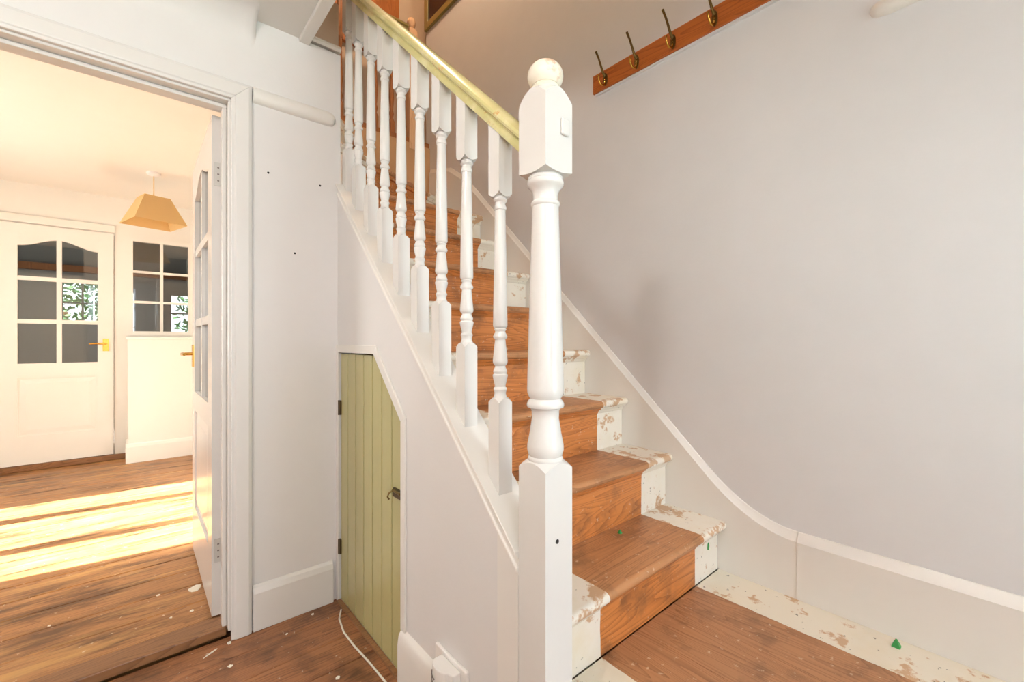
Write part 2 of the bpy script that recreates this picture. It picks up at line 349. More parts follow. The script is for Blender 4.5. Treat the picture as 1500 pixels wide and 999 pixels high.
# front wall behind the camera with two windows and a glazed front door
FW = [(-1.06, -.59, 1.40, 2.22), (-.55, .02, .95, 2.22), (.42, .72, 1.28, 2.08), (.85, 1.65, ZP, 2.20)]
f = MB(); xx = -1.7
for (x0, x1, z0, z1) in FW:
    f.box(xx, x0, -1.3, -1.2, -.1, 4.9); f.box(x0, x1, -1.3, -1.2, -.1, z0); f.box(x0, x1, -1.3, -1.2, z1, 4.9); xx = x1
f.box(xx, 1.84, -1.3, -1.2, -.1, 4.9)
struct(f.build('wall_front', 'wall'), 'hall wall with the front door and windows', 'wall')
def glazing(name, x0, x1, y, z0, z1, nx, nzz, label, cat, fw=.04, bar=.022, m='satin', along='x'):
    root = thing(name, ((x0 + x1) / 2, y, z0) if along == 'x' else (y, (x0 + x1) / 2, z0), label, cat, None, 'structure')
    mp = (lambda u, d, z: (u, y + d, z)) if along == 'x' else (lambda u, d, z: (y + d, u, z))
    g = MB(mp); g.box(x0, x0 + fw, -.03, .03, z0, z1); g.box(x1 - fw, x1, -.03, .03, z0, z1); g.box(x0 + fw, x1 - fw, -.03, .03, z0, z0 + fw); g.box(x0 + fw, x1 - fw, -.03, .03, z1 - fw, z1)
    g.build('frame', m, root)
    W = (x1 - x0 - 2 * fw); Hh = (z1 - z0 - 2 * fw)
    for k in range(1, nx):
        u = x0 + fw + W * k / nx; MB(mp).box(u - bar / 2, u + bar / 2, -.018, .018, z0 + fw, z1 - fw).build('glazing_bar', m, root)
    for k in range(1, nzz):
        z = z0 + fw + Hh * k / nzz; MB(mp).box(x0 + fw, x1 - fw, -.017, .017, z - bar / 2, z + bar / 2).build('glazing_bar', m, root)
    for a in range(nx):
        for b in range(nzz):
            MB(mp).box(x0 + fw + W * a / nx + bar / 2, x0 + fw + W * (a + 1) / nx - bar / 2, -.002, .002, z0 + fw + Hh * b / nzz + bar / 2, z0 + fw + Hh * (b + 1) / nzz - bar / 2).build('pane', 'glass', root)
    return root
glazing('window_1', *FW[0][:2], -1.25, *FW[0][2:], 2, 2, 'small white hall window beside the taller hall window', 'window')
glazing('window_2', *FW[1][:2], -1.25, *FW[1][2:], 2, 3, 'tall white hall window', 'window')
glazing('window_3', *FW[2][:2], -1.25, *FW[2][2:], 1, 2, 'narrow white side window next to the front door', 'window')
glazing('door_4', *FW[3][:2], -1.25, *FW[3][2:], 2, 3, 'white glazed front door opposite the stairs', 'door', .09, .03)
# garden
struct(MB().box(-9, 9, 8.1, 18, -.3, -.12).box(-9, 9, -12, -1.3, -.3, -.12).build('ground', 'grass'), 'garden grass around the house', 'ground')
rnd = random.Random(5)
def shrub(cx, cy, rx, rz, label):
    s = MB()
    for _ in range(2600):
        a = rnd.uniform(0, 6.283); b = rnd.uniform(-.2, 1); rr = rnd.uniform(.45, 1) * math.sqrt(max(0, 1 - b * b * .9))
        p = Vector((cx + rx * rr * math.cos(a), cy + rx * rr * math.sin(a), rz * .25 + rz * .75 * (b + .2) / 1.2))
        u = Vector((rnd.gauss(0, 1), rnd.gauss(0, 1), rnd.gauss(0, 1))).normalized(); v = u.orthogonal().normalized(); q = .06
        s.add([tuple(p + u * q), tuple(p + v * q * .5), tuple(p - u * q), tuple(p - v * q * .5)], [(0, 1, 2, 3)])
    t = thing('garden_shrub', (cx, cy, -.12), label, 'shrub', 'garden shrubs')
    s.build('foliage', 'leaf', t); MB().tube([(cx, cy, -.12), (cx, cy, rz * .5)], .06).build('stem', 'brownwood', t)
shrub(-.95, 10.6, 1.15, 3.2, 'tall leafy green shrub in the garden outside the wider back window')
shrub(1.5, 10.8, 1.0, 2.9, 'leafy green shrub in the garden outside the narrow back window')

# ------------------------------------------------------------------ staircase
st = thing('staircase', (1.24, .735, ZP), 'steep pine staircase with cream painted edges and bare centre strip', 'staircase')
XA, XB = .746, 1.717
def tread_profile(k, back):  # (y, z) with a rounded nosing
    y0, z1 = ny(k), nz(k); t = .032; r = t / 2
    nose = [(y0 + r - r * math.cos(a), z1 - r + r * math.sin(a)) for a in [math.radians(d) for d in range(90, -91, -18)]]
    return [(back, z1)] + nose + [(back, z1 - t)]
for k in range(1, 9):
    zb = ZP if k == 1 else nz(k - 1); yr = ny(k) + .034
    MB().box(XA, XB, yr, yr + .018, zb, nz(k) - .032).build('riser', 'riser', st)
    back = ny(k + 1) + .034 if k < 8 else 2.40
    t = MB().prism(tread_profile(k, back), 0, XA, XB).build('tread', 'tread', st, smooth=35)
    cove = [(yr, nz(k) - .032)] + [(yr - .020 + .020 * math.sin(a), nz(k) - .032 - .024 + .024 * math.cos(a)) for a in [math.radians(d) for d in range(0, 91, 15)]][::1]
    cove = [(yr, nz(k) - .032), (yr - .022, nz(k) - .032), (yr - .020, nz(k) - .037), (yr - .012, nz(k) - .041), (yr - .006, nz(k) - .048), (yr - .004, nz(k) - .056), (yr, nz(k) - .058)]
    MB().prism(cove, 0, XA, XB).build('scotia_moulding', 'riser', t, smooth=50)
PV = (.746, 2.29)   # winders turn about the upper newel
L9 = (XB, 2.80); L10 = (1.17, 2.984)
def winder(k, a, b, poly):
    d = Vector((b[0] - a[0], b[1] - a[1])).normalized(); nrm = Vector((d.y, -d.x))  # towards the lower step
    z1 = nz(k); ex = nrm * .032
    P = [(a[0] + max(0, ex.x) * 0, a[1] + ex.y), (b[0] + min(0, ex.x), b[1] + ex.y)]
    MB().prism([(a[0], a[1] + ex.y * 1.1), (min(b[0] + ex.x, XB), b[1] + ex.y)] + poly, 2, z1 - .032, z1).build('tread', 'tread', st, bevel=.012, seg=3)
    q = [(a[0], a[1]), (b[0], b[1]), (b[0] - nrm.x * .018, b[1] - nrm.y * .018), (a[0], a[1] + .018)]
    MB().prism(q, 2, nz(k - 1), z1 - .032).build('riser', 'riser', st)
    q2 = [(a[0], a[1] - .02), (min(b[0] + nrm.x * .018, XB), b[1] + nrm.y * .018), (b[0], b[1]), (a[0], a[1])]
    MB().prism(q2, 2, z1 - .052, z1 - .032).build('scotia_moulding', 'riser', st)
MB().prism([(XA, 2.40), (XB, 2.40), (XB, 2.82), (XA, 2.31)], 2, nz(8) - .032, nz(8)).build('tread', 'tread', st)
winder(9, PV, L9, [(XB, 2.995), (1.19, 2.995), (.76, 2.31)])
winder(10, (PV[0], PV[1] + .02), L10, [(.75, 2.995)])
# outer string with moulded cap
def zu(y): return .627 + .985 * (y - .734)
sec = [(.745, -.30), (.745, 0), (.640, 0), (.640, -.008), (.645, -.011), (.646, -.016), (.650, -.020), (.649, -.036), (.644, -.040), (.644, -.047), (.650, -.050), (.700, -.050), (.700, -.30)]
MB().sweep([[(x, y, zu(y) + dz) for x, dz in sec] for y in (.734, 1.895)]).build('outer_string', 'satin', st, bevel=.0015, seg=1)
MB().sweep([[(x, y, zu(y) + dz) for x, dz in ((.664, -.30), (.745, -.30), (.745, 0), (.664, 0))] for y in (1.896, 2.28)]).build('outer_string', 'satin', st)
# wall string with an eased foot, running up the right wall
def zs(y):
    if y < .80: t = max(0, (y - .498) / .302); return .408 + .148 * t ** 1.9 + .0 * t
    return .556 + .968 * (y - .80)
ys = [.498 + .302 * i / 10 for i in range(11)] + [1.0, 1.4, 1.8, 2.2, 2.5]
def wsec(y, zb): return [(XR, y, zb), (XB + .001, y, zb), (XB + .001, y, zs(y)), (XB + .006, y, zs(y) + .006), (XR - .004, y, zs(y) + .030), (XR, y, zs(y) + .032)]
zt = zs(2.5)
ws = thing('baseboard_stair_wall', (XR, 1.5, ZP), 'white sloping skirting with eased foot following the stairs up the right wall', 'skirting board', None, 'structure')
MB().sweep([wsec(y, ZP) for y in ys]).build('wall_string', 'satin', ws, smooth=30)
MB().sweep([[(XR, y, 1.95), (XB + .001, y, 1.95), (XB + .001, y, z), (XB + .006, y, z + .006), (XR - .004, y, z + .030), (XR, y, z + .032)] for y, z in ((2.5, zt), (2.7, zt + .13), (2.98, zt + .20))]).build('wall_string', 'satin', ws, smooth=30)
struct(MB().sweep([[(XR - p, y, ZP + z) for p, z in [(0, 0), (.021, 0), (.021, .196), (.016, .204), (.004, .226), (0, .228)]] for y in (-1.2, .4975)]).build('baseboard_right', 'satin', bevel=.0015), 'white skirting board along the right wall by the raised floor', 'skirting board')

# panelling under the stairs with the cupboard opening
sp = MB(); xa, xb = XS, .699
ztop = lambda y: zu(y) - .0505
sp.prism([(.809, 0), (1.296, 0), (1.296, ztop(1.296)), (.809, ztop(.809))], 0, xa, xb)
sp.prism([(1.296, .842), (1.512, 1.056), (1.512, ztop(1.512)), (1.296, ztop(1.296))], 0, xa, xb)
sp.prism([(1.512, 1.056), (1.878, 1.056), (1.878, ztop(1.878)), (1.512, ztop(1.512))], 0, xa, xb)
sp.prism([(1.878, 0), (1.8995, 0), (1.8995, ztop(1.895)), (1.878, ztop(1.878))], 0, xa, xb)
struct(sp.build('wall_spandrel', 'wall'), 'white panelled wall under the stair string', 'wall')
struct(MB().prism([(.734, 0), (.8085, 0), (.8085, ztop(.8085)), (.734, ztop(.734))], 0, XS - .0015, .699).build('trim_7', 'satin'), 'white flat board joining the newel to the spandrel wall', 'board')
# cupboard frame trim
def strip(pts, wdt, proud, name, par):
    for a, b in zip(pts[:-1], pts[1:]):
        (a0, a1), (b0, b1) = a, b
        MB().sweep([[(XS, p[0][0], p[0][1]), (XS - proud, p[0][0], p[0][1]), (XS - proud, p[1][0], p[1][1]), (XS, p[1][0], p[1][1])] for p in (a, b)]).build(name, 'satin', par, bevel=.002)
ct = thing('trim_8', (XS, 1.58, 0), 'white beading framing the green under-stair cupboard', 'trim', None, 'structure')
strip([((1.874, 0), (1.8985, 0)), ((1.874, 1.052), (1.8985, 1.084)), ((1.513, 1.052), (1.500, 1.084)), ((1.300, .840), (1.270, .856)), ((1.300, .17), (1.270, .17))], .02, .008, 'bead', ct)
struct(MB().sweep([[(XS - p, y, z) for p, z in [(0, 0), (.020, 0), (.020, .13), (.016, .158), (.008, .172), (0, .176)]] for y in (.735, 1.295)]).build('baseboard_stair', 'satin', smooth=40), 'white rounded skirting board below the stair panelling', 'skirting board')

# ------------------------------------------------------------------ green cupboard door
cd = thing('door_3', (XS, 1.587, 0), 'olive green boarded cupboard door with sloping corner under the stairs', 'cupboard door', None, 'structure')
cy0, cy1 = 1.304, 1.871; nb = 7; gp_ = .0015; bw = (cy1 - cy0) / nb
def ctop(y): return 1.047 if y > 1.515 else .838 + (y - 1.302) / (1.515 - 1.302) * .209
for k in range(nb):
    a, b = cy0 + bw * k, cy0 + bw * (k + 1); g = .0045
    prof = lambda y, d: (XS + .006 + d, y)
    pts = [a + gp_, a + g, b - g, b - gp_]
    if a < 1.515 < b: pts = [a + gp_, a + g, 1.515, b - g, b - gp_]
    m = MB(); front = []
    secs = [[(XS + .004 + (.011 if (j == 0 or j == len(pts) - 1) else 0), yy, .012), (XS + .024, yy, .012), (XS + .024, yy, ctop(yy)), (XS + .004 + (.011 if (j == 0 or j == len(pts) - 1) else 0), yy, ctop(yy))] for j, yy in enumerate(pts)]
    m.sweep(secs).build('board', 'olive', cd)
for z in (.233, .819):
    h = MB().box(XS - .004, XS + .004, 1.862, 1.882, z - .03, z + .03); h.tube([(XS - .004, 1.873, z - .031), (XS - .004, 1.873, z + .031)], .004)
    h.build('hinge', 'iron', cd)
lt = MB().box(XS - .006, XS + .003, 1.304, 1.360, .585, .612).build('latch', 'iron', cd)
MB().tube([(XS - .008, 1.300, .606), (XS - .008, 1.352, .606)], .005).build('latch_bolt', 'oldbrass', lt)
MB().tube([(XS - .010, 1.350, .606), (XS - .022, 1.352, .600), (XS - .026, 1.354, .588), (XS - .020, 1.356, .578)], .003).build('latch_knob', 'oldbrass', lt)
struct(MB().box(XS - .012, XS + .004, 1.300, 1.872, 0, .010).build('trim_9', 'threshold'), 'thin brown floor strip under the green cupboard door', 'floor strip')

# ------------------------------------------------------------------ balustrade
bl = thing('balustrade', (.693, .691, 0), 'white stair balustrade with turned balusters, big newel and worn olive handrail', 'banister')
NX, NY, NH = .693, .691, .042
rings = [(0, 's', NH), (.30, 's', NH), (.70, 's', NH), (.834, 's', NH, -.8), (.8355, 'c', .0385), (.838, 'c', .0395), (.842, 'c', .0385), (.845, 'c', .036), (.848, 'c', .038), (.859, 'c', .041), (.870, 'c', .0405), (.895, 'c', .0355), (.928, 'c', .030), (.945, 'c', .031), (.951, 'c', .034), (.953, 'c', .0405), (.957, 'c', .042), (.963, 'c', .041), (.969, 'c', .037), (.972, 'c', .0345), (.976, 'c', .037), (.984, 'c', .0405), (.994, 'c', .0412), (1.15, 'c', .037), (1.30, 'c', .0325), (1.399, 'c', .0295), (1.401, 'c', .0315), (1.405, 'c', .0325), (1.409, 'c', .0315), (1.412, 'c', .028), (1.421, 'c', .0272), (1.431, 'c', .029), (1.440, 'c', .035), (1.444, 'c', .0395), (1.449, 'c', .0412), (1.455, 'c', .0405), (1.4575, 'c', .038), (1.462, 'c', .039), (1.466, 'c', .037), (1.4665, 'c', .036), (1.4665, 's', NH, .35), (1.49, 's', NH), (1.60, 's', NH), (1.651, 's', NH, -1.45), (1.657, 'c', .030), (1.660, 'c', .027)]
nw = MB().turned(NX, NY, rings, 32).build('newel_post', 'gloss', bl, smooth=38)
ball = [(1.658, 'c', .027), (1.664, 'c', .031), (1.668, 'c', .029)] + [(1.690 + .040 * .86 * math.sin(a), 'c', .040 * math.cos(a)) for a in [math.radians(d) for d in range(-40, 90, 10)]] + [(1.7246, 'c', .004)]
bm_ = paint('ball_worn_cream', (238, 230, 212), .4, .02, .02)
def worn(m):
    nt = m.node_tree; N, L = nt.nodes, nt.links; b = N['Principled BSDF']; src = b.inputs['Base Color'].links[0].from_socket; g = [x for x in N if x.type == 'NEW_GEOMETRY'][0]
    L.new(blotch(N, L, g, src, (206, 150, 108), 22, .56, .66, .8), b.inputs['Base Color'])
worn(bm_)
MB().turned(NX, NY, ball, 32).build('ball_finial', bm_, nw, smooth=50)
MB().box(NX + .004, NX + .028, NY - NH - .006, NY - NH, 1.548, 1.585).build('peg_cover', 'gloss', nw, bevel=.003)
MB().tube([(NX - NH * .15, NY - NH - .001, .668), (NX - NH * .15, NY - NH + .002, .668)], .005).build('screw_hole', 'dark', nw)

def baluster_rings(zf, dz, zr, mf, mr, h=.021):
    T = [(.959, .017), (.9655, .0148), (.9695, .0143), (.9735, .0152), (.979, .0172), (.9835, .0155), (.985, .0135), (.990, .0140), (1.003, .0172), (1.013, .0192), (1.0162, .0186), (1.0185, .0158), (1.020, .0168), (1.0235, .0179), (1.027, .0172), (1.0345, .0134), (1.038, .0132), (1.0395, .0152), (1.0445, .0183), (1.050, .0188), (1.072, .0166), (1.104, .0131), (1.1048, .0152), (1.110, .0183), (1.1127, .0180), (1.122, .0130), (1.1248, .0130), (1.129, .0157), (1.132, .0136), (1.134, .0165), (1.138, .0183), (1.22, .0172), (1.33, .0152), (1.428, .0131), (1.4288, .0148), (1.4335, .0160), (1.4385, .0147), (1.442, .0128), (1.447, .0134), (1.449, .0162), (1.4525, .0180), (1.4563, .0166), (1.4572, .0156), (1.461, .0162), (1.4642, .0135)]
    R = [(zf, 's', h, 0, mf), (zf + .04, 's', h)] + [(.958 + dz, 's', h, -1.3)] + [(z + dz, 'c', r) for z, r in T]
    R += [(1.459 + dz, 's', h, 1.1), (zr - .05, 's', h), (zr, 's', h, 0, mr)]
    return R
BY = [.851, .998, 1.130, 1.262, 1.393, 1.524, 1.649, 1.775, 1.882]
def zrail(y): return 1.531 + .927 * (y - .748)     # underside of the handrail
for y in BY:
    MB().turned(.693, y, baluster_rings(zu(y), .935 * (y - .851), zrail(y), .985, .927)).build('baluster', 'gloss', bl, smooth=38)
hp = [(-.022, 0), (-.0235, .010), (-.0225, .018), (-.019, .024), (-.021, .029), (-.0295, .034), (-.0315, .041), (-.029, .050), (-.020, .058), (-.008, .0625)]
hp = hp + [(-x, z) for x, z in hp[::-1]]
MB().sweep([[(.693 + x, y, zrail(y) + z) for x, z in hp] for y in (.7335, 1.1, 1.5, 1.9, 2.26)]).build('handrail', 'rail', bl, smooth=35)
# upper newel (hidden by the wall) that carries the rail
MB().turned(.693, 2.30, [(nz(8), 's', .04), (2.30, 's', .04), (3.1, 's', .04), (3.14, 's', .03)], 24).build('newel_post', 'gloss', bl)

# ------------------------------------------------------------------ landing balustrade above the winders
lb = thing('landing_balustrade', (1.3, 3.03, 2.60), 'brown landing balustrade with pale turned newel and olive rail above the stair top', 'banister')
MB().box(.68, 1.73, 3.002, 3.058, 2.60, 2.636).build('base_rail', 'brownwood', lb)
for x in (.81, .93, 1.055, 1.18, 1.305, 1.43, 1.525):
    R = [(2.636, 's', .017), (2.72, 's', .017), (2.75, 'c', .011), (2.78, 'c', .018), (2.81, 'c', .012), (2.90, 'c', .019), (3.02, 'c', .013), (3.12, 'c', .011), (3.14, 'c', .016), (3.17, 'c', .011), (3.18, 's', .017, .5), (3.44, 's', .017)]
    MB().turned(x, 3.03, R, 16).build('baluster', 'brownwood', lb, smooth=40)
MB().sweep([[(x, 3.03 + a * .9, 3.44 + z) for a, z in hp] for x in (.68, 1.555)]).build('handrail', 'olived', lb, smooth=35)
R = [(2.556, 's', .033), (3.40, 's', .033), (3.475, 's', .033, -1), (3.485, 'c', .022), (3.495, 'c', .018), (3.51, 'c', .030), (3.535, 'c', .033), (3.555, 'c', .028), (3.568, 'c', .012), (3.57, 'c', .003)]
MB().turned(1.592, 3.03, R, 24).build('newel_post', 'palewood', lb, smooth=40)
tag(MB().box(.85, 1.625, 3.30, 3.338, 3.36, 4.5).build('wall_panel', 'orange', bevel=.004), 'orange brown wooden panel on the landing wall behind the upper handrail', 'wooden panel')
wd2 = thing('window_4', (XR, 2.7, 3.55), 'dark pane in an olive frame high on the stairwell wall', 'window', None, 'structure')
g = MB(); Y0, Y1, Z0, Z1 = 2.30, 3.055, 3.535, 4.6
for a in ((Y1 - .045, Y1, Z0, Z1), (Y0, Y0 + .045, Z0, Z1), (Y0 + .045, Y1 - .045, Z0, Z0 + .05), (Y0 + .045, Y1 - .045, Z1 - .05, Z1)): g.box(XR - .022, XR, *a)
g.build('frame', 'olived', wd2, bevel=.003); MB().box(XR - .010, XR, Y0 + .045, Y1 - .045, Z0 + .05, Z1 - .05).build('pane', 'black', wd2)

# ------------------------------------------------------------------ coat rack, picture rail on the right wall
cr = thing('coat_rack', (XR, .9, 2.32), 'varnished pine coat rack with brass hooks high on the right wall', 'coat rack')
MB().box(XR - .020, XR, .15, 1.379, 2.322, 2.412).build('board', 'rack', cr, bevel=.002)
MB().box(XR - .012, XR, .15, 1.372, 2.312, 2.3215).build('paint_edge', 'wallr', cr)
for y in (1.302, 1.128, .952, .777, .602):
    x = XR - .020; z = 2.362
    h = MB().prism([(y + .012 * math.cos(a), z + .031 * math.sin(a)) for a in [2 * math.pi * q / 20 for q in range(20)]], 0, x - .004, x).build('hook_plate', 'oldbrass', cr, bevel=.001)
    MB().tube([(x - .006, y, z + .012), (x - .020, y + .002, z + .030), (x - .030, y + .006, z + .060), (x - .036, y + .014, z + .095), (x - .046, y + .022, z + .126)], [.006, .0055, .005, .0045, .0055], 10).build('upper_hook', 'oldbrass', h, smooth=60)
    pts = [(x - .006, y, z + .004)] + [(x - .030 + .026 * math.cos(a), y, z - .006 - .030 * math.sin(a)) for a in [math.radians(d) for d in range(10, 200, 20)]]
    MB().tube(pts, .0042, 8).build('lower_hook', 'brass', h, smooth=60)
xs = [-1.19, .26, .285, .298, .304]; sc = [1, 1, .86, .6, .1]
struct(MB().sweep([[(XR - p * k * .9, y, 2.122 + q * k) for p, q in rail_section(.024)] for y, k in zip(xs, sc)]).build('trim_10', 'satin', smooth=40), 'white picture rail with rounded end on the right wall', 'picture rail')

# ------------------------------------------------------------------ socket with plugged-in chime, cable, debris
so = thing('wall_socket', (XS, 1.0, .10), 'white double wall socket below the string beside the newel', 'socket')
MB().box(XS - .010, XS, .925, 1.080, .150, .246).build('face_plate', 'plastic', so, bevel=.003)
MB().tube([(XS - .0105, 1.064, .198), (XS - .008, 1.064, .198)], .004).build('screw', 'slot', so)
pc = thing('plug_in_chime', (XS - .04, .985, .12), 'white plastic plug-in door chime with curved grille slots in the wall socket', 'door chime')
q = [(XS - .0105, 1.040), (XS - .034, 1.040)] + [(XS - .034 - .020 * math.sin(a), 1.004 + .036 * math.cos(a)) for a in [math.radians(d) for d in range(15, 170, 15)]] + [(XS - .034, .950), (XS - .0105, .950)]
MB().prism(q, 2, .095, .236).build('body', 'plastic', pc, bevel=.003)
for k in range(5):
    z = .212 - .013 * k
    MB().tube([(XS - .0348 - .0212 * math.sin(a), 1.004 + .0375 * math.cos(a), z - .006 * math.sin(a * 1.0)) for a in [math.radians(d) for d in range(25, 100, 15)]], .0016, 6).build('grille_slot', 'slot', pc)
tag(MB().tube([(XS - .020, 1.80, .006), (XS - .045, 1.75, .004), (XS - .060, 1.66, .004), (XS - .058, 1.55, .004), (XS - .050, 1.45, .004), (XS - .046, 1.36, .004), (XS - .040, 1.20, .004), (XS - .040, 1.05, .004)], .0035).build('cable', 'cable', smooth=60), 'thin white cable lying on the floor along the green cupboard', 'cable')
def floorpt(px, py, z):
    u = (px - 750) / 639; v = (499.5 - py) / 639; s, c = .6521, .7581; t = (z - CAM_H) / v
    return (t * (s + u * c), t * (c - u * s))
def flake(px, py, z, size, seed, name='paint_flake', m='flake', asp=1.0, ang=0, label='', cat='debris', h=.002, group=None):
    x, y = floorpt(px, py, z); R = random.Random(seed); n = 9
    pts = []
    for i in range(n):
        a = 2 * math.pi * i / n; r = size * R.uniform(.6, 1.1); u, v = r * math.cos(a), r * math.sin(a) * asp
        pts.append((x + u * math.cos(ang) - v * math.sin(ang), y + u * math.sin(ang) + v * math.cos(ang)))
    tag(MB().prism(pts, 2, z, z + h).build(name, m), label, cat, group)
flake(286, 862, ZR, .030, 1, label='large ragged white paint flake on the room floor by the open door', cat='paint flake', group='paint flakes on the floorboards')
for i, (px, py, s_, zz_, lb_) in enumerate((
    (232, 872, .008, ZR, 'small white paint flake on the room boards left of the large ragged flake'),
    (281, 895, .008, ZR, 'small white paint flake on the room boards at the foot of the open door'),
    (250, 905, .006, ZR, 'tiny white paint flake on the room boards behind the threshold strip'),
    (72, 917, .006, ZR, 'lone white paint flake far out on the room boards'),
    (336, 942, .009, 0, 'white paint flake at the foot of the door architrave'),
    (337, 976, .008, 0, 'oval white paint spot on the hall boards in front of the architrave'),
    (495, 993, .009, 0, 'round white paint spot on the hall boards in front of the green cupboard'),
    (420, 929, .005, 0, 'tiny white paint flake on the hall boards along the skirting'),
    (458, 900, .007, 0, 'white paint flake against the skirting beside the green cupboard'))):
    flake(px, py, zz_, s_, 10 + i, label=lb_, cat='paint flake', group='paint flakes on the floorboards')
flake(309, 957, 0, .028, 50, 'wood_sliver', 'flake', .12, .55, 'thin pale sliver lying on the hall floor near the threshold', 'sliver', .003)
flake(285, 941, ZR + .0, .05, 51, 'wood_sliver', 'flake', .1, .4, 'long pale scrape of paint on the room floor', 'sliver', .001) if False else None
def plug(px, py, z, label, r=.010):
    x, y = floorpt(px, py, z)
    tag(MB().turned(x, y, [(z, 's', r), (z + r * .4, 's', r * .9), (z + r * 2.2, 's', r * .15)], 8).build('plastic_plug', 'green'), label, 'plastic plug')
plug(1313, 947, ZP, 'small green plastic plug on the cream edge of the raised floor')
plug(908, 781, nz(1), 'tiny green plastic plug on the bottom stair tread', .006)

tag(MB().prism([(1.632, .312), (1.641, .310), (1.643, .325), (1.640, .338), (1.634, .335), (1.631, .322)], 1, .7645, .767).build('green_scrap', 'green'), 'small green scrap stuck to the painted end of the bottom riser', 'scrap')

# ------------------------------------------------------------------ sunny room: shell
r_ = MB(); WY0, WY1, WZ0, WZ1 = 3.14, 4.46, .80, 2.10
r_.box(-2.5, -2.4, YW2 - .1, WY0, -.1, 2.5); r_.box(-2.5, -2.4, WY1, 5.5, -.1, 2.5); r_.box(-2.5, -2.4, WY0, WY1, -.1, WZ0); r_.box(-2.5, -2.4, WY0, WY1, WZ1, 2.5)
struct(r_.build('wall_room_window', 'cream'), 'cream wall of the sunny room with its window', 'wall')
wr = thing('window_5', (-2.45, 3.8, WZ0), 'white three light window of the sunny room', 'window', None, 'structure')
g = MB()
for a, b in ((WY0, WY0 + .03), (3.51, 3.60), (4.06, 4.15), (WY1 - .03, WY1)): g.box(-2.47, -2.43, a, b, WZ0, WZ1)
g.box(-2.47, -2.43, WY0, WY1, WZ0, WZ0 + .03); g.box(-2.47, -2.43, WY0, WY1, WZ1 - .03, WZ1)
g.build('frame', 'satin', wr)
for a, b in ((WY0 + .03, 3.51), (3.60, 4.06), (4.15, WY1 - .03)): MB().box(-2.452, -2.448, a, b, WZ0 + .03, WZ1 - .03).build('pane', 'glass', wr)
struct(MB().box(.60, .605, YW2, 5.4, -.1, 2.4).build('wall_room_right', 'cream'), 'cream right wall of the sunny room', 'wall')
struct(MB().box(-2.4, .60, YW2, 5.36, 2.40, 2.5).build('ceiling_room', 'cream'), 'cream ceiling of the sunny room', 'ceiling')
DX0, DX1, YF = -.845, -.158, 5.345
WX0, WX1, WWZ0, WWZ1 = -.062, .42, 1.155, 2.06
f = MB()
f.box(-2.4, DX0 - .004, YF, YF + .09, -.1, 2.4); f.box(DX0 - .004, DX1 + .004, YF, YF + .09, 2.072, 2.4); f.box(DX1 + .004, WX0, YF, YF + .09, -.1, 2.4)
f.box(WX0, WX1, YF, YF + .09, -.1, WWZ0); f.box(WX0, WX1, YF, YF + .09, WWZ1, 2.4); f.box(WX1, .60, YF, YF + .09, -.1, 2.4)
struct(f.build('wall_far', 'cream'), 'cream far wall of the sunny room', 'wall')
struct(MB().box(-2.4, .60, YW2 + .0, YW2 + .004, OZ + .04, 2.4).box(-2.4, OX0 - .03, YW2, YW2 + .004, ZR, 2.4).box(OX1 + .05, .60, YW2, YW2 + .004, ZR, 2.4).build('wall_room_near', 'cream'), 'cream near wall of the sunny room around the doorway', 'wall')
struct(MB().box(-1.1, -.15, YF - .022, YF, 2.075, 2.140).build('trim_11', 'cream', bevel=.004), 'cream head trim above the closed glazed door', 'trim')
struct(MB().box(-1.1, -.062, YF - .03, YF + .03, ZR, .076).build('trim_12', 'threshold', bevel=.004), 'brown timber sill under the closed glazed door', 'sill')
bx = thing('trim_13', (.27, 5.2, ZR), 'cream boxed ledge with skirting below the small glazed panel', 'ledge', None, 'structure')
MB().box(-.058, .598, 5.085, YF, ZR, 1.115).build('boxing', 'cream', bx); MB().box(-.072, .598, 5.072, YF, 1.115, 1.135).build('ledge_top', 'cream', bx, bevel=.004)
MB().sweep([[(x, 5.085 - p, ZR + z) for p, z in skirt_section(.17)] for x in (-.074, .598)]).build('skirting', 'cream', bx); MB().box(-.074, -.058, 5.085, YF, ZR, ZR + .168).build('skirting', 'cream', bx)
# small six pane glazed panel in the far wall
gp = thing('window_6', (.18, YF, WWZ0), 'small six pane glazed panel in the far wall beside the closed door', 'window', None, 'structure')
g = MB(); g.box(WX0, -.026, YF - .012, YF + .04, WWZ0, WWZ1); g.box(.384, WX1, YF - .012, YF + .04, WWZ0, WWZ1); g.box(-.026, .384, YF - .012, YF + .04, WWZ0, 1.190); g.box(-.026, .384, YF - .012, YF + .04, 2.024, WWZ1)
g.build('frame', 'cream', gp)
MB().box(.168, .192, YF - .006, YF + .03, 1.190, 2.024).build('glazing_bar', 'cream', gp)
zz = [1.190, 1.462, 1.743, 2.024]
for z in zz[1:3]: MB().box(-.026, .384, YF - .005, YF + .029, z - .011, z + .011).build('glazing_bar', 'cream', gp)
for a, b in ((-.026, .168), (.192, .384)):
    for k in range(3): MB().box(a, b, YF + .01, YF + .014, zz[k] + (.011 if k else 0), zz[k + 1] - (.011 if k < 2 else 0)).build('pane', 'glass', gp)
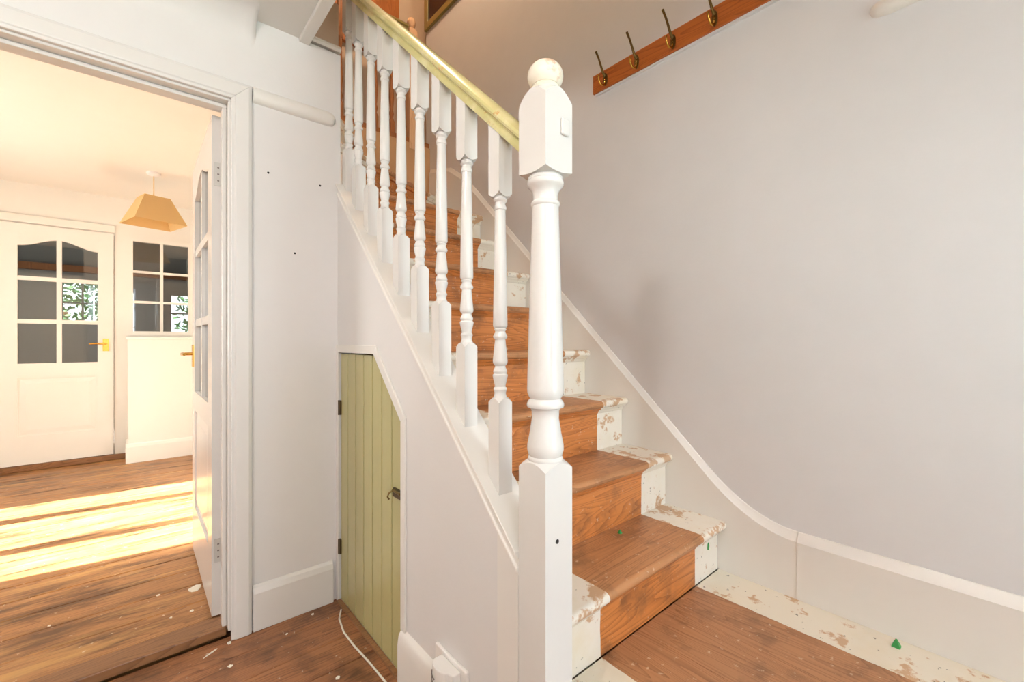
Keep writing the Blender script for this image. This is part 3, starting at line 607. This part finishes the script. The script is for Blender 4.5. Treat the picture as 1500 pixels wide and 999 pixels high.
# dim space behind the far wall
BW = [(-.74, -.34, 1.31, 1.88), (.36, .80, 1.22, 1.78)]
d = MB(); xx = -2.4
for (x0, x1, z0, z1) in BW:
    d.box(xx, x0, 8.0, 8.1, -.1, 2.5); d.box(x0, x1, 8.0, 8.1, -.1, z0); d.box(x0, x1, 8.0, 8.1, z1, 2.5); xx = x1
d.box(xx, 1.4, 8.0, 8.1, -.1, 2.5)
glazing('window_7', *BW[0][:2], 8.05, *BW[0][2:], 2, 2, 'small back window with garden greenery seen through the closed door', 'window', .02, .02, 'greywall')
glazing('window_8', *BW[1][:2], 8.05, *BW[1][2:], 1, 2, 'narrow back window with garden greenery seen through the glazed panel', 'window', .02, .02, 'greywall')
glazing('added_window_9', 6.4, 7.4, -2.45, .9, 2.1, 2, 2, 'unseen side window added to light the dim room behind the glazed door', 'window', .04, .03, 'satin', 'y')  # out of view, added as an opening for the back room's fill lamp
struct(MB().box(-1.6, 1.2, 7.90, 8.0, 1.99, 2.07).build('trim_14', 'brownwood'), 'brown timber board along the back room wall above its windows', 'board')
d.box(-2.5, -2.4, 5.44, 6.4, -.1, 2.5); d.box(-2.5, -2.4, 7.4, 8.0, -.1, 2.5); d.box(-2.5, -2.4, 6.4, 7.4, -.1, .9); d.box(-2.5, -2.4, 6.4, 7.4, 2.1, 2.5); d.box(1.4, 1.5, 5.40, 8.1, -.1, 2.5); d.box(.605, 1.4, 5.40, 5.44, -.1, 2.5)
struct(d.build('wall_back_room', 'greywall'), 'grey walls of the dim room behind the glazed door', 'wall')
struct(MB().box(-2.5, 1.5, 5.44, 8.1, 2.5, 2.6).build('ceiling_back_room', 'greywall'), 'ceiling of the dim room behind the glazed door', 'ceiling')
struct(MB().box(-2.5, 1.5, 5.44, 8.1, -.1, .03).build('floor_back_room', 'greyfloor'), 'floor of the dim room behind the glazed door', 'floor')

# ------------------------------------------------------------------ glazed doors
def glazed_door(name, label, width, z0, z1, mp, loc, m, handle_side, lever_dir):
    """local u: 0..width, d: 0 (seen face) .. .035, z"""
    T = .036; root = thing(name, loc, label, 'door', None, 'structure'); W = width
    st_ = .105 * W / .687; mid = W / 2; hb = .016
    gz = [.913, 1.263, 1.62, 1.888]; gz = [z0 + (z - .08) * (z1 - z0) / 1.988 for z in gz]; za = gz[3] + .066
    pz = [z0 + .235, z0 + .715]
    g = MB(mp); g.box(0, st_, 0, T, z0, z1); g.box(W - st_, W, 0, T, z0, z1)
    g.box(st_, W - st_, 0, T, z0, pz[0]); g.box(st_, W - st_, 0, T, pz[1], gz[0])
    cur = []
    for i in range(25):
        t = i / 24; u = st_ + (W - 2 * st_) * t; k = 1 - abs(2 * t - 1); cur.append((u, gz[3] + .066 * (.5 - .5 * math.cos(math.pi * k))))
    for p, q in zip(cur[:-1], cur[1:]):
        g.add([(p[0], 0, p[1]), (q[0], 0, q[1]), (q[0], 0, z1), (p[0], 0, z1), (p[0], T, p[1]), (q[0], T, q[1]), (q[0], T, z1), (p[0], T, z1)], [(0, 1, 2, 3), (7, 6, 5, 4), (0, 4, 5, 1), (3, 2, 6, 7)])
    g.box(mid - hb, mid + hb, .003, T - .003, gz[0], za + .01)
    for z in gz[1:3]: g.box(st_, W - st_, .004, T - .004, z - .017, z + .017)
    g.build('leaf', m, root)
    for a, b in ((st_, mid - hb), (mid + hb, W - st_)):
        for k in range(3):
            lo = gz[k] + (.017 if k else 0); hi = gz[k + 1] - .017 if k < 2 else za
            MB(mp).box(a, b, T / 2 - .002, T / 2 + .002, lo, hi).build('pane', 'glass', root)
    pn = MB(mp); pn.box(st_, W - st_, .010, T - .010, pz[0], pz[1]); e = .035
    for d0, d1 in ((.010, .003), (T - .010, T - .003)):
        a0, a1, b0, b1 = st_ + .012, W - st_ - .012, pz[0] + .012, pz[1] - .012
        pn.add([(a0, d0, b0), (a1, d0, b0), (a1, d0, b1), (a0, d0, b1), (a0 + e, d1, b0 + e), (a1 - e, d1, b0 + e), (a1 - e, d1, b1 - e), (a0 + e, d1, b1 - e)], [(0, 1, 5, 4), (1, 2, 6, 5), (2, 3, 7, 6), (3, 0, 4, 7), (4, 5, 6, 7)])
    pn.build('panel', m, root)
    hu = W - .052 if handle_side > 0 else .052; hz = z0 + .985
    for face in (0, 1):
        dd = (lambda v: -v) if face == 0 else (lambda v: T + v)
        h = MB(mp); h.box(hu - .02, hu + .02, min(dd(0), dd(.006)), max(dd(0), dd(.006)), hz - .055, hz + .055); hd = h.build('handle', 'brass', root)
        MB(mp).tube([(hu, dd(.004), hz + .01), (hu, dd(.038), hz + .01), (hu + lever_dir * .012, dd(.046), hz + .01), (hu + lever_dir * .06, dd(.047), hz + .012), (hu + lever_dir * .105, dd(.044), hz + .010)], [.008, .008, .009, .008, .007], 10).build('lever', 'brass', hd, smooth=60)
    return root
glazed_door('door_1', 'closed cream door with six panes and an arched top in the far wall', DX1 - DX0, .08, 2.068, lambda u, d, z: (DX0 + u, YF - .008 + d, z), (-.5, YF, .08), 'cream', 1, -1)
d2 = glazed_door('door_2', 'open white glazed door leaf folded back into the sunny room', .765, ZR + .010, 1.970, lambda u, d, z: (.2185 + d, 2.024 + u, z), (.236, 2.4, ZR), 'gloss', 1, -1)
for z in (.29, 1.745):
    h = MB().box(.226, .252, 2.0205, 2.024, z - .045, z + .045).build('hinge', 'steel', d2)
    for q in (-.025, 0, .025): MB().tube([(.239, 2.0202, z + q), (.239, 2.0212, z + q)], .0035, 8).build('screw', 'slot', h)

# ------------------------------------------------------------------ pendant lamp in the sunny room
pl = thing('pendant_lamp', (.10, 4.365, 2.40), 'tan square tapered pendant lampshade hanging in the sunny room', 'pendant lamp')
MB().turned(.10, 4.365, [(2.40, 'c', .045), (2.385, 'c', .044), (2.378, 'c', .030), (2.372, 'c', .008)][::-1], 20).build('ceiling_rose', 'plastic', pl, smooth=40)
MB().tube([(.10, 4.365, 2.375), (.10, 4.365, 2.12)], .0035).build('cord', 'shade', pl)
def sq(h, z, ang=math.radians(16)): return [(.10 + h * (math.cos(ang) * a - math.sin(ang) * b), 4.365 + h * (math.sin(ang) * a + math.cos(ang) * b), z) for a, b in ((-1, -1), (1, -1), (1, 1), (-1, 1))]
s = MB(); v = sq(.163, 2.0) + sq(.080, 2.205) + sq(.1605, 2.0) + sq(.0775, 2.205); fs = []
for i in range(4):
    j = (i + 1) % 4; fs += [(i, j, 4 + j, 4 + i), (8 + j, 8 + i, 12 + i, 12 + j), (i, 8 + i, 8 + j, j), (4 + j, 12 + j, 12 + i, 4 + i)]
s.add(v, fs).build('shade', 'shade', pl)
MB().turned(.10, 4.365, [(2.06, 'c', .004), (2.065, 'c', .02), (2.09, 'c', .03), (2.11, 'c', .02), (2.14, 'c', .015), (2.15, 'c', .012)], 16).build('bulb', 'plastic', pl, smooth=50)
MB().box(.024, .176, 4.363, 4.367, 2.196, 2.200).build('shade_carrier', 'steel', pl)

# ------------------------------------------------------------------ lamps of the house: hall light behind the camera, landing light above the stairs
hl = thing('ceiling_light', (-.75, .15, ZC), 'round glass ceiling light of the hall', 'ceiling light')
MB().turned(-.75, .15, [(ZC - .07, 'c', .02), (ZC - .065, 'c', .07), (ZC - .045, 'c', .11), (ZC - .015, 'c', .125), (ZC - .008, 'c', .125)], 24).build('glass_dome', emit('lamp_glass_glow', (255, 236, 206), 5), hl, smooth=50)
MB().turned(-.75, .15, [(ZC - .008, 'c', .14), (ZC, 'c', .14)], 24).build('base_plate', 'plastic', hl)
light('hall_lamp_light', 'POINT', (-.75, .15, ZC - .14), 34, (1.0, .95, .90), size=.09)
ll = thing('landing_pendant', (1.15, 2.1, 4.9), 'bare warm bulb hanging over the stairwell', 'pendant lamp')
MB().tube([(1.15, 2.1, 4.9), (1.15, 2.1, 4.45)], .004).build('cord', 'plastic', ll)
MB().turned(1.15, 2.1, [(4.33, 'c', .004), (4.335, 'c', .02), (4.365, 'c', .03), (4.40, 'c', .02), (4.45, 'c', .015)], 16).build('bulb', emit('warm_bulb_glow', (255, 196, 120), 8), ll, smooth=50)
light('landing_bulb_light', 'POINT', (1.15, 2.1, 4.29), 34, (1.0, .68, .42), size=.05)
